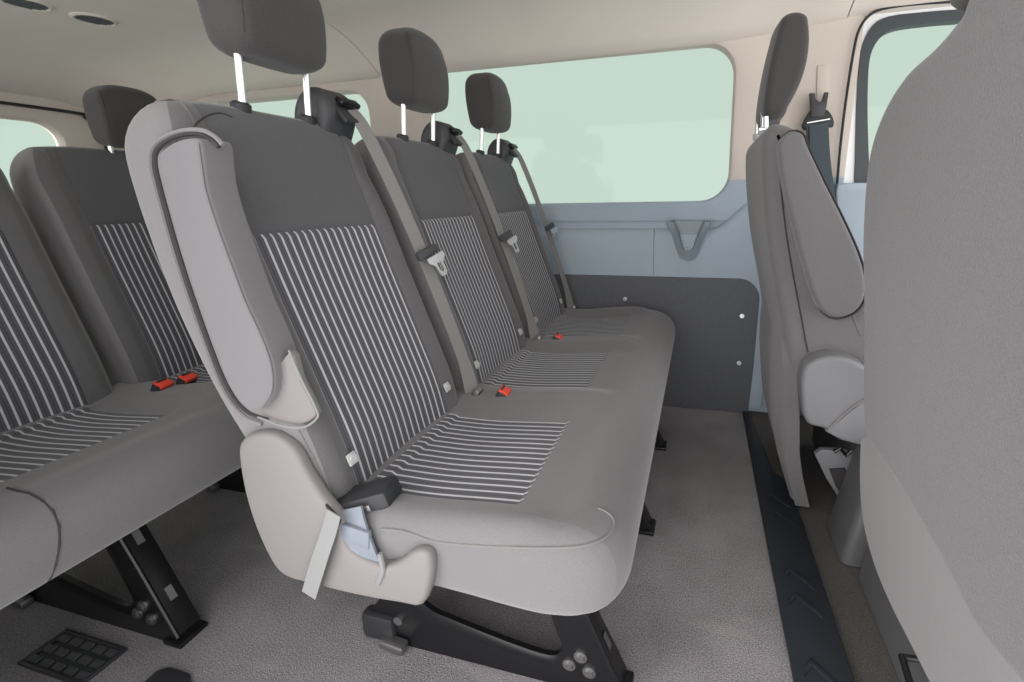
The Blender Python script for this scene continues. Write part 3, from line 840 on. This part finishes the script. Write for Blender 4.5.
# dark lower panel with a rounded corner
P = [Vector((-3.0, 0, .0)), Vector((-3.0, 0, .572)), Vector((.155, 0, .572))]
for q in range(1, 9): a = math.pi/2*q/8; P.append(Vector((.155+.082*math.sin(a), 0, .49+.082*math.cos(a))))
P += [Vector((.232, 0, .2)), Vector((.222, 0, .0))]
dp = structure(MB().puff([Vector((p.x, WYI-.030, p.z)) for p in P], (0, .02, 0), .004, 3).build('trim_4', dark_panel))
for u, v in ((625, 299), (742, 316), (739, 363)):
    p = aty(u, v, WYI-.030); MB().tube([p+Vector((0, .002, 0)), p+Vector((0, -.003, 0))], .009, 14).tube([p, p+Vector((0, -.007, 0))], .0055, 12).build('trim_screw', chrome, dp)

# rear wall with back-door window
m = MB()
i3 = frame(m, 1.09, 1.80, .55, 1.345, 1.15, 1.632, .82, 1.292, .09, -3.0, .03, 'x', flare=.03)
i4 = frame(m, .25, 1.00, .55, 1.345, .40, .93, .82, 1.292, .09, -3.0, .03, 'x', flare=.03)
m.box((-3.02, 1.045, .95), (.04, .10, .79))
structure(m.build('door_1', beige, smooth=35))
pane(i3, -3.045, 'window_3', 'x'); pane(i4, -3.045, 'window_4', 'x')
structure(MB().box((-3.02, 1.05, .28), (.04, 1.76, .56)).build('wall_back', dark_panel, smooth=0))
m = MB().box((-3.02, 1.88, .90), (.05, .16, 1.10), None, .004).box((-3.01, 1.05, 1.43), (.06, 1.80, .16), None, .004).box((-3.02, .20, .90), (.05, .12, 1.10), None, .004)
structure(m.build('trim_5', beige))
seal = [(-2.985, 1.79, .3), (-2.985, 1.79, 1.20), (-2.985, 1.775, 1.28), (-2.985, 1.73, 1.335), (-2.985, 1.66, 1.352), (-2.985, .9, 1.352), (-2.985, .3, 1.352)]
structure(MB().tube(spline(seal, 5), .008, 8).build('trim_6', rubber))

# floor
def slab(x0, x1, y0, y1, z0, z1, name, mt):
    return structure(MB().box(((x0+x1)/2, (y0+y1)/2, (z0+z1)/2), (x1-x0, y1-y0, z1-z0)).build(name, mt, smooth=0))
slab(-3.02, .215, .08, 1.96, -.05, 0, 'floor', carpet)
slab(.215, 1.3, .08, 1.96, -.055, -.004, 'floor', brown_carpet)

# black tread strip at the step, with pressed chevrons
tp = thing('tread_strip', 'black plastic tread strip with raised chevrons along the carpet edge behind the front seats', 'tread strip', (.26, 1.3, 0))
P = [Vector((.205, .10, -.003)), Vector((.318, .10, -.003)), Vector((.306, 1.15, -.003)), Vector((.300, 1.42, -.003)), Vector((.262, 1.46, -.003)), Vector((.225, 1.90, -.003)), Vector((.200, 1.90, -.003)), Vector((.199, 1.3, -.003))]
MB().puff(P, (0, 0, .014), .003, 3).build('tread_body', step_mat, tp)
for i in range(7):
    y = .62+.075*i if i < 3 else .93+.075*(i-3)+(0 if i < 5 else .14)
    q = [(.222, y+.02), (.240, y+.045), (.285, y+.0), (.285, y-.018), (.240, y+.028), (.222, y+.004)]
    MB().puff([Vector((a, b_, .010)) for a, b_ in q], (0, 0, .0035), .001, 2).build('chevron', step_mat, tp)

# floor grille
fg = thing('floor_grille', 'black floor vent grille with square cells set in the carpet by the rear bench', 'vent', (-1.2, .468, 0))
x0, x1, y0, y1 = -1.292, -1.118, .432, .502
MB().box(((x0+x1)/2, (y0+y1)/2, .001), (x1-x0, y1-y0, .003), None, .0).build('grille_base', plastic_dark, fg, smooth=0)
gm = MB()
for t in (y0, y1): gm.box(((x0+x1)/2, t, .004), (x1-x0+.008, .008, .008), None, .002)
for t in (x0, x1): gm.box((t, (y0+y1)/2, .004), (.008, y1-y0, .008), None, .002)
gm.build('grille_frame', plastic_dark, fg)
gm = MB()
for i in range(5):
    for j in range(3):
        gm.box((x0+(x1-x0)*(i+.5)/5, y0+(y1-y0)*(j+.5)/3, .004), (.026, .015, .006), Matrix.Rotation(R(12), 4, 'X'), .002)
gm.build('grille_cells', plastic_char, fg)
P = [Vector((x, y, .0005)) for x, y in ((-1.0, .486), (-.985, .497), (-.93, .497), (-.905, .480), (-.90, .43), (-1.0, .43))]
tag(MB().puff(P, (0, 0, .008), .003, 3).build('rubber_plug', plastic_dark), 'small dark plug on the carpet between the two benches at the lower edge', 'plug')

# ceiling with rounded sides, dropping to the back door
def ceil_z(x, y):
    z = 1.56
    s = max(0, (y-1.58)/.33); e = 1.437+.010*sstep(-1.2, 0, x)+.022*sstep(0, .46, x); z -= (1.56-e)*min(s, 1)**2
    s = max(0, (.45-y)/.35); z -= .10*min(s, 1)**2.2
    s = max(0, (-2.35-x)/.65); z -= .17*min(s, 1)**1.5
    if x > .46: z += .012
    return z
def ceiling(x0, x1, name, mt):
    nx = max(int((x1-x0)/.04), 2); ny = 48; vs = []; fs = []
    for i in range(nx+1):
        for j in range(ny+1):
            x = x0+(x1-x0)*i/nx; y = .10+1.845*j/ny; e = 0
            d = min(i, nx-i)
            if d == 0: e = .006
            vs.append((x, y, ceil_z(x, y)+e))
    N = len(vs)
    for i in range(nx+1):
        for j in range(ny+1): v = vs[i*(ny+1)+j]; vs.append((v[0], v[1], v[2]+.02))
    for i in range(nx):
        for j in range(ny):
            a = i*(ny+1)+j; b_ = a+ny+1; fs += [(a, a+1, b_+1, b_), (a+N, b_+N, b_+1+N, a+1+N)]
    for i in range(nx):
        for j in (0, ny):
            a = i*(ny+1)+j; b_ = a+ny+1; fs.append((a, b_, b_+N, a+N))
    for j in range(ny):
        for i in (0, nx):
            a = i*(ny+1)+j; fs.append((a, a+1, a+1+N, a+N))
    return structure(MB().add(vs, fs).build(name, mt, smooth=40))
ceiling(-3.02, -1.402, 'ceiling', head_lin); ceiling(-1.398, .452, 'ceiling', head_lin); ceiling(.456, 1.3, 'ceiling', head_lin)
structure(MB().box((-.86, 1.02, 1.61), (4.4, 1.95, .03)).build('ceiling', white_paint, smooth=0))

# ceiling vents
def vent(x, y):
    z = ceil_z(x, y)
    o = thing('ceiling_vent', 'x', 'vent', (x, y, z), 'round air vents in the ceiling')
    rings = []
    for r_, dz in ((.064, .0), (.062, -.004), (.055, -.007), (.051, -.005), (.050, .0)):
        rings.append([Vector((x+r_*math.cos(2*math.pi*q/32), y+r_*math.sin(2*math.pi*q/32), z+dz)) for q in range(32)])
    MB().loft(rings, caps=(True, False)).build('vent_ring', head_lin, o)
    MB().tube([(x, y, z+.003), (x, y, z-.0035)], .0505, 28).build('vent_bowl', rubber, o)
    sl = MB()
    for q in range(-2, 3):
        L = 2*math.sqrt(.048**2-(q*.018)**2)
        sl.box((x+q*.018, y, z-.0045), (.0022, L, .004), Matrix.Rotation(R(20), 4, 'Y'))
    sl.build('vent_slats', plastic_mid, o, smooth=0)
    return o
vent(-2.14, 1.335)['label'] = 'round ceiling vent with dark slats, fully in view above the rear bench headrest'
vent(-2.18, 1.175)['label'] = 'round ceiling vent with dark slats cut off by the top left edge'
# dome cap on the headliner beside the joint
# ------------------------------------------------------------------ cup holder on the side trim
ch = thing('cup_holder', 'blue-grey V-shaped cup holder fixed to the wall trim below the side window', 'cup holder', (-.045, 1.90, .72))
c0 = -.045
outer = [(-.083, .800), (-.080, .786), (-.062, .745), (-.046, .690), (-.030, .655), (0, .643), (.030, .655), (.046, .690), (.062, .745), (.080, .786), (.083, .800)]
inner = [(-.060, .800), (-.056, .788), (-.040, .755), (-.027, .715), (-.017, .690), (0, .684), (.017, .690), (.027, .715), (.040, .755), (.056, .788), (.060, .800)]
so = spline([(a, 0, b_) for a, b_ in outer], 4); si = spline([(a, 0, b_) for a, b_ in inner], 4)
def yo(z): return 1.896-.050*sstep(.64, .80, z)
R1 = [Vector((c0+p.x, 1.912, p.z)) for p in so]; R2 = [Vector((c0+p.x, yo(p.z)+.004, p.z)) for p in so]
R3 = [Vector((c0+p.x*.97, yo(p.z)-.001, p.z)) for p in so]; R4 = [Vector((c0+p.x*1.04, yo(p.z)-.001, p.z)) for p in si]
R5 = [Vector((c0+p.x, yo(p.z)+.006, p.z)) for p in si]; R6 = [Vector((c0+p.x*.9, 1.908, p.z)) for p in si]
MB().loft([R1, R2, R3, R4, R5, R6], closed=False, caps=(False, False)).build('holder_rim', holder_mat, ch, smooth=50)
P = [Vector((c0+p.x*.95, 1.909, p.z)) for p in si]
MB().puff(P, (0, .003, 0), .0005, 1).build('holder_pocket', holder_mat, ch)
MB().box((c0, 1.898, .688), (.020, .012, .014), None, .003).build('holder_drain', tag_white, ch)

# ------------------------------------------------------------------ driver's door
m = MB()
dY = 1.90
px_out = [(834, 262), (836, 190), (840, 140), (846, 90), (852, 50), (858, 30), (870, 15), (890, 6), (925, 2), (960, 0), (1100, -6), (1140, 190), (1140, 262)]
px_in = [(853, 262), (854, 186), (855, 150), (856, 110), (858, 70), (862, 45), (872, 26), (888, 17), (920, 13), (960, 10), (1080, 5), (1110, 190), (1110, 262)]
O_ = spline([aty(u, v, dY+.02) for u, v in px_out], 3, True); I_ = spline([aty(u, v, dY+.02) for u, v in px_in], 3, True)
def ringstrip(A, B, d0, d1):
    return MB().loft([[p+Vector((0, d0, 0)) for p in A], [p+Vector((0, d0, 0)) for p in B], [p+Vector((0, d1, 0)) for p in B], [p+Vector((0, d1, 0)) for p in A], [p+Vector((0, d0, 0)) for p in A]], caps=(False, False))
do = structure(ringstrip(O_, I_, 0, .05).build('door_2', white_paint))
px_in2 = [(868, 262), (869, 186), (868, 150), (867, 110), (868, 70), (872, 50), (882, 36), (898, 28), (925, 24), (960, 21), (1060, 16), (1090, 190), (1090, 262)]
K_ = spline([aty(u, v, dY+.02) for u, v in px_in2], 3, True)
structure(ringstrip(I_, K_, -.006, .035).build('trim_7', frame_grey))
pane([(p.x, p.z) for p in I_], dY+.045, 'window_5')
# door seal
q = [aty(u, v, 1.895) for u, v in [(836, 200), (840, 150), (846, 100), (853, 55), (859, 30), (871, 14), (892, 7), (930, 3), (990, 0)]]
structure(MB().tube(spline(q, 5), .0045, 8).build('trim_8', rubber))
# blue door trim card below the glass
P = [aty(u, v, 1.86) for u, v in [(836, 190), (838, 184), (846, 183), (1000, 180), (1140, 200), (1140, 700), (838, 700), (836, 330)]]
dc = structure(MB().puff(P, (0, .09, 0), .008, 3).build('door_2', blue_trim))
structure(MB().box((.90, 1.945, .40), (.84, .05, .9)).build('wall_left', blue_trim, smooth=0))
# rear part of the right-hand wall, behind the sliding door opening
m = MB()
i6 = frame(m, -3.02, -.98, .80, 1.50, -2.75, -1.25, .876, 1.40, .10, .12, -.03, reveal=-.03)
m.box((-2.0, .105, .40), (2.04, .05, .80))
structure(m.build('wall_right', wall_mat, smooth=35))
pane(i6, .075, 'window_6')

# ------------------------------------------------------------------ light
w = bpy.data.worlds.new('world'); bpy.context.scene.world = w; w.use_nodes = True; nt = w.node_tree
bg = nt.nodes['Background']; L = nt.links
tc = nt.nodes.new('ShaderNodeTexCoord'); dt = nt.nodes.new('ShaderNodeVectorMath'); dt.operation = 'DOT_PRODUCT'
dt.inputs[1].default_value = Vector((-.30, -.90, .12)).normalized()
L.new(tc.outputs['Generated'], dt.inputs[0])
mr = nt.nodes.new('ShaderNodeMapRange'); mr.interpolation_type = 'SMOOTHSTEP'
mr.inputs[1].default_value = .0; mr.inputs[2].default_value = .85; mr.inputs[3].default_value = 0; mr.inputs[4].default_value = 1
L.new(dt.outputs['Value'], mr.inputs[0])
mx = nt.nodes.new('ShaderNodeMix'); mx.data_type = 'RGBA'
mx.inputs[6].default_value = (.60, .72, .645, 1); mx.inputs[7].default_value = (3.6, 3.5, 3.5, 1)
L.new(mr.outputs[0], mx.inputs[0])
d2 = nt.nodes.new('ShaderNodeVectorMath'); d2.operation = 'DOT_PRODUCT'; d2.inputs[1].default_value = Vector((1, -.25, .15)).normalized()
L.new(tc.outputs['Generated'], d2.inputs[0])
m2 = nt.nodes.new('ShaderNodeMapRange'); m2.interpolation_type = 'SMOOTHSTEP'; m2.inputs[1].default_value = .35; m2.inputs[2].default_value = .95
L.new(d2.outputs['Value'], m2.inputs[0])
mx2 = nt.nodes.new('ShaderNodeMix'); mx2.data_type = 'RGBA'; mx2.inputs[7].default_value = (2.9, 2.9, 2.9, 1)
L.new(m2.outputs[0], mx2.inputs[0]); L.new(mx.outputs[2], mx2.inputs[6]); L.new(mx2.outputs[2], bg.inputs[0]); bg.inputs[1].default_value = 1.0
sun = bpy.data.objects.new('sun', bpy.data.lights.new('sun', 'SUN')); C.objects.link(sun)
sun.data.energy = 1.75; sun.data.angle = R(35); sun.data.color = (1, .97, .96)
sun.rotation_euler = Vector((.72, .62, -.38)).to_track_quat('-Z', 'Y').to_euler()

for o in bpy.data.objects:
    if '_o' in o: del o['_o']
vs = bpy.context.scene.view_settings
vs.view_transform = 'Standard'; vs.look = 'None'; vs.gamma = 1; vs.use_curve_mapping = False; vs.exposure = .0
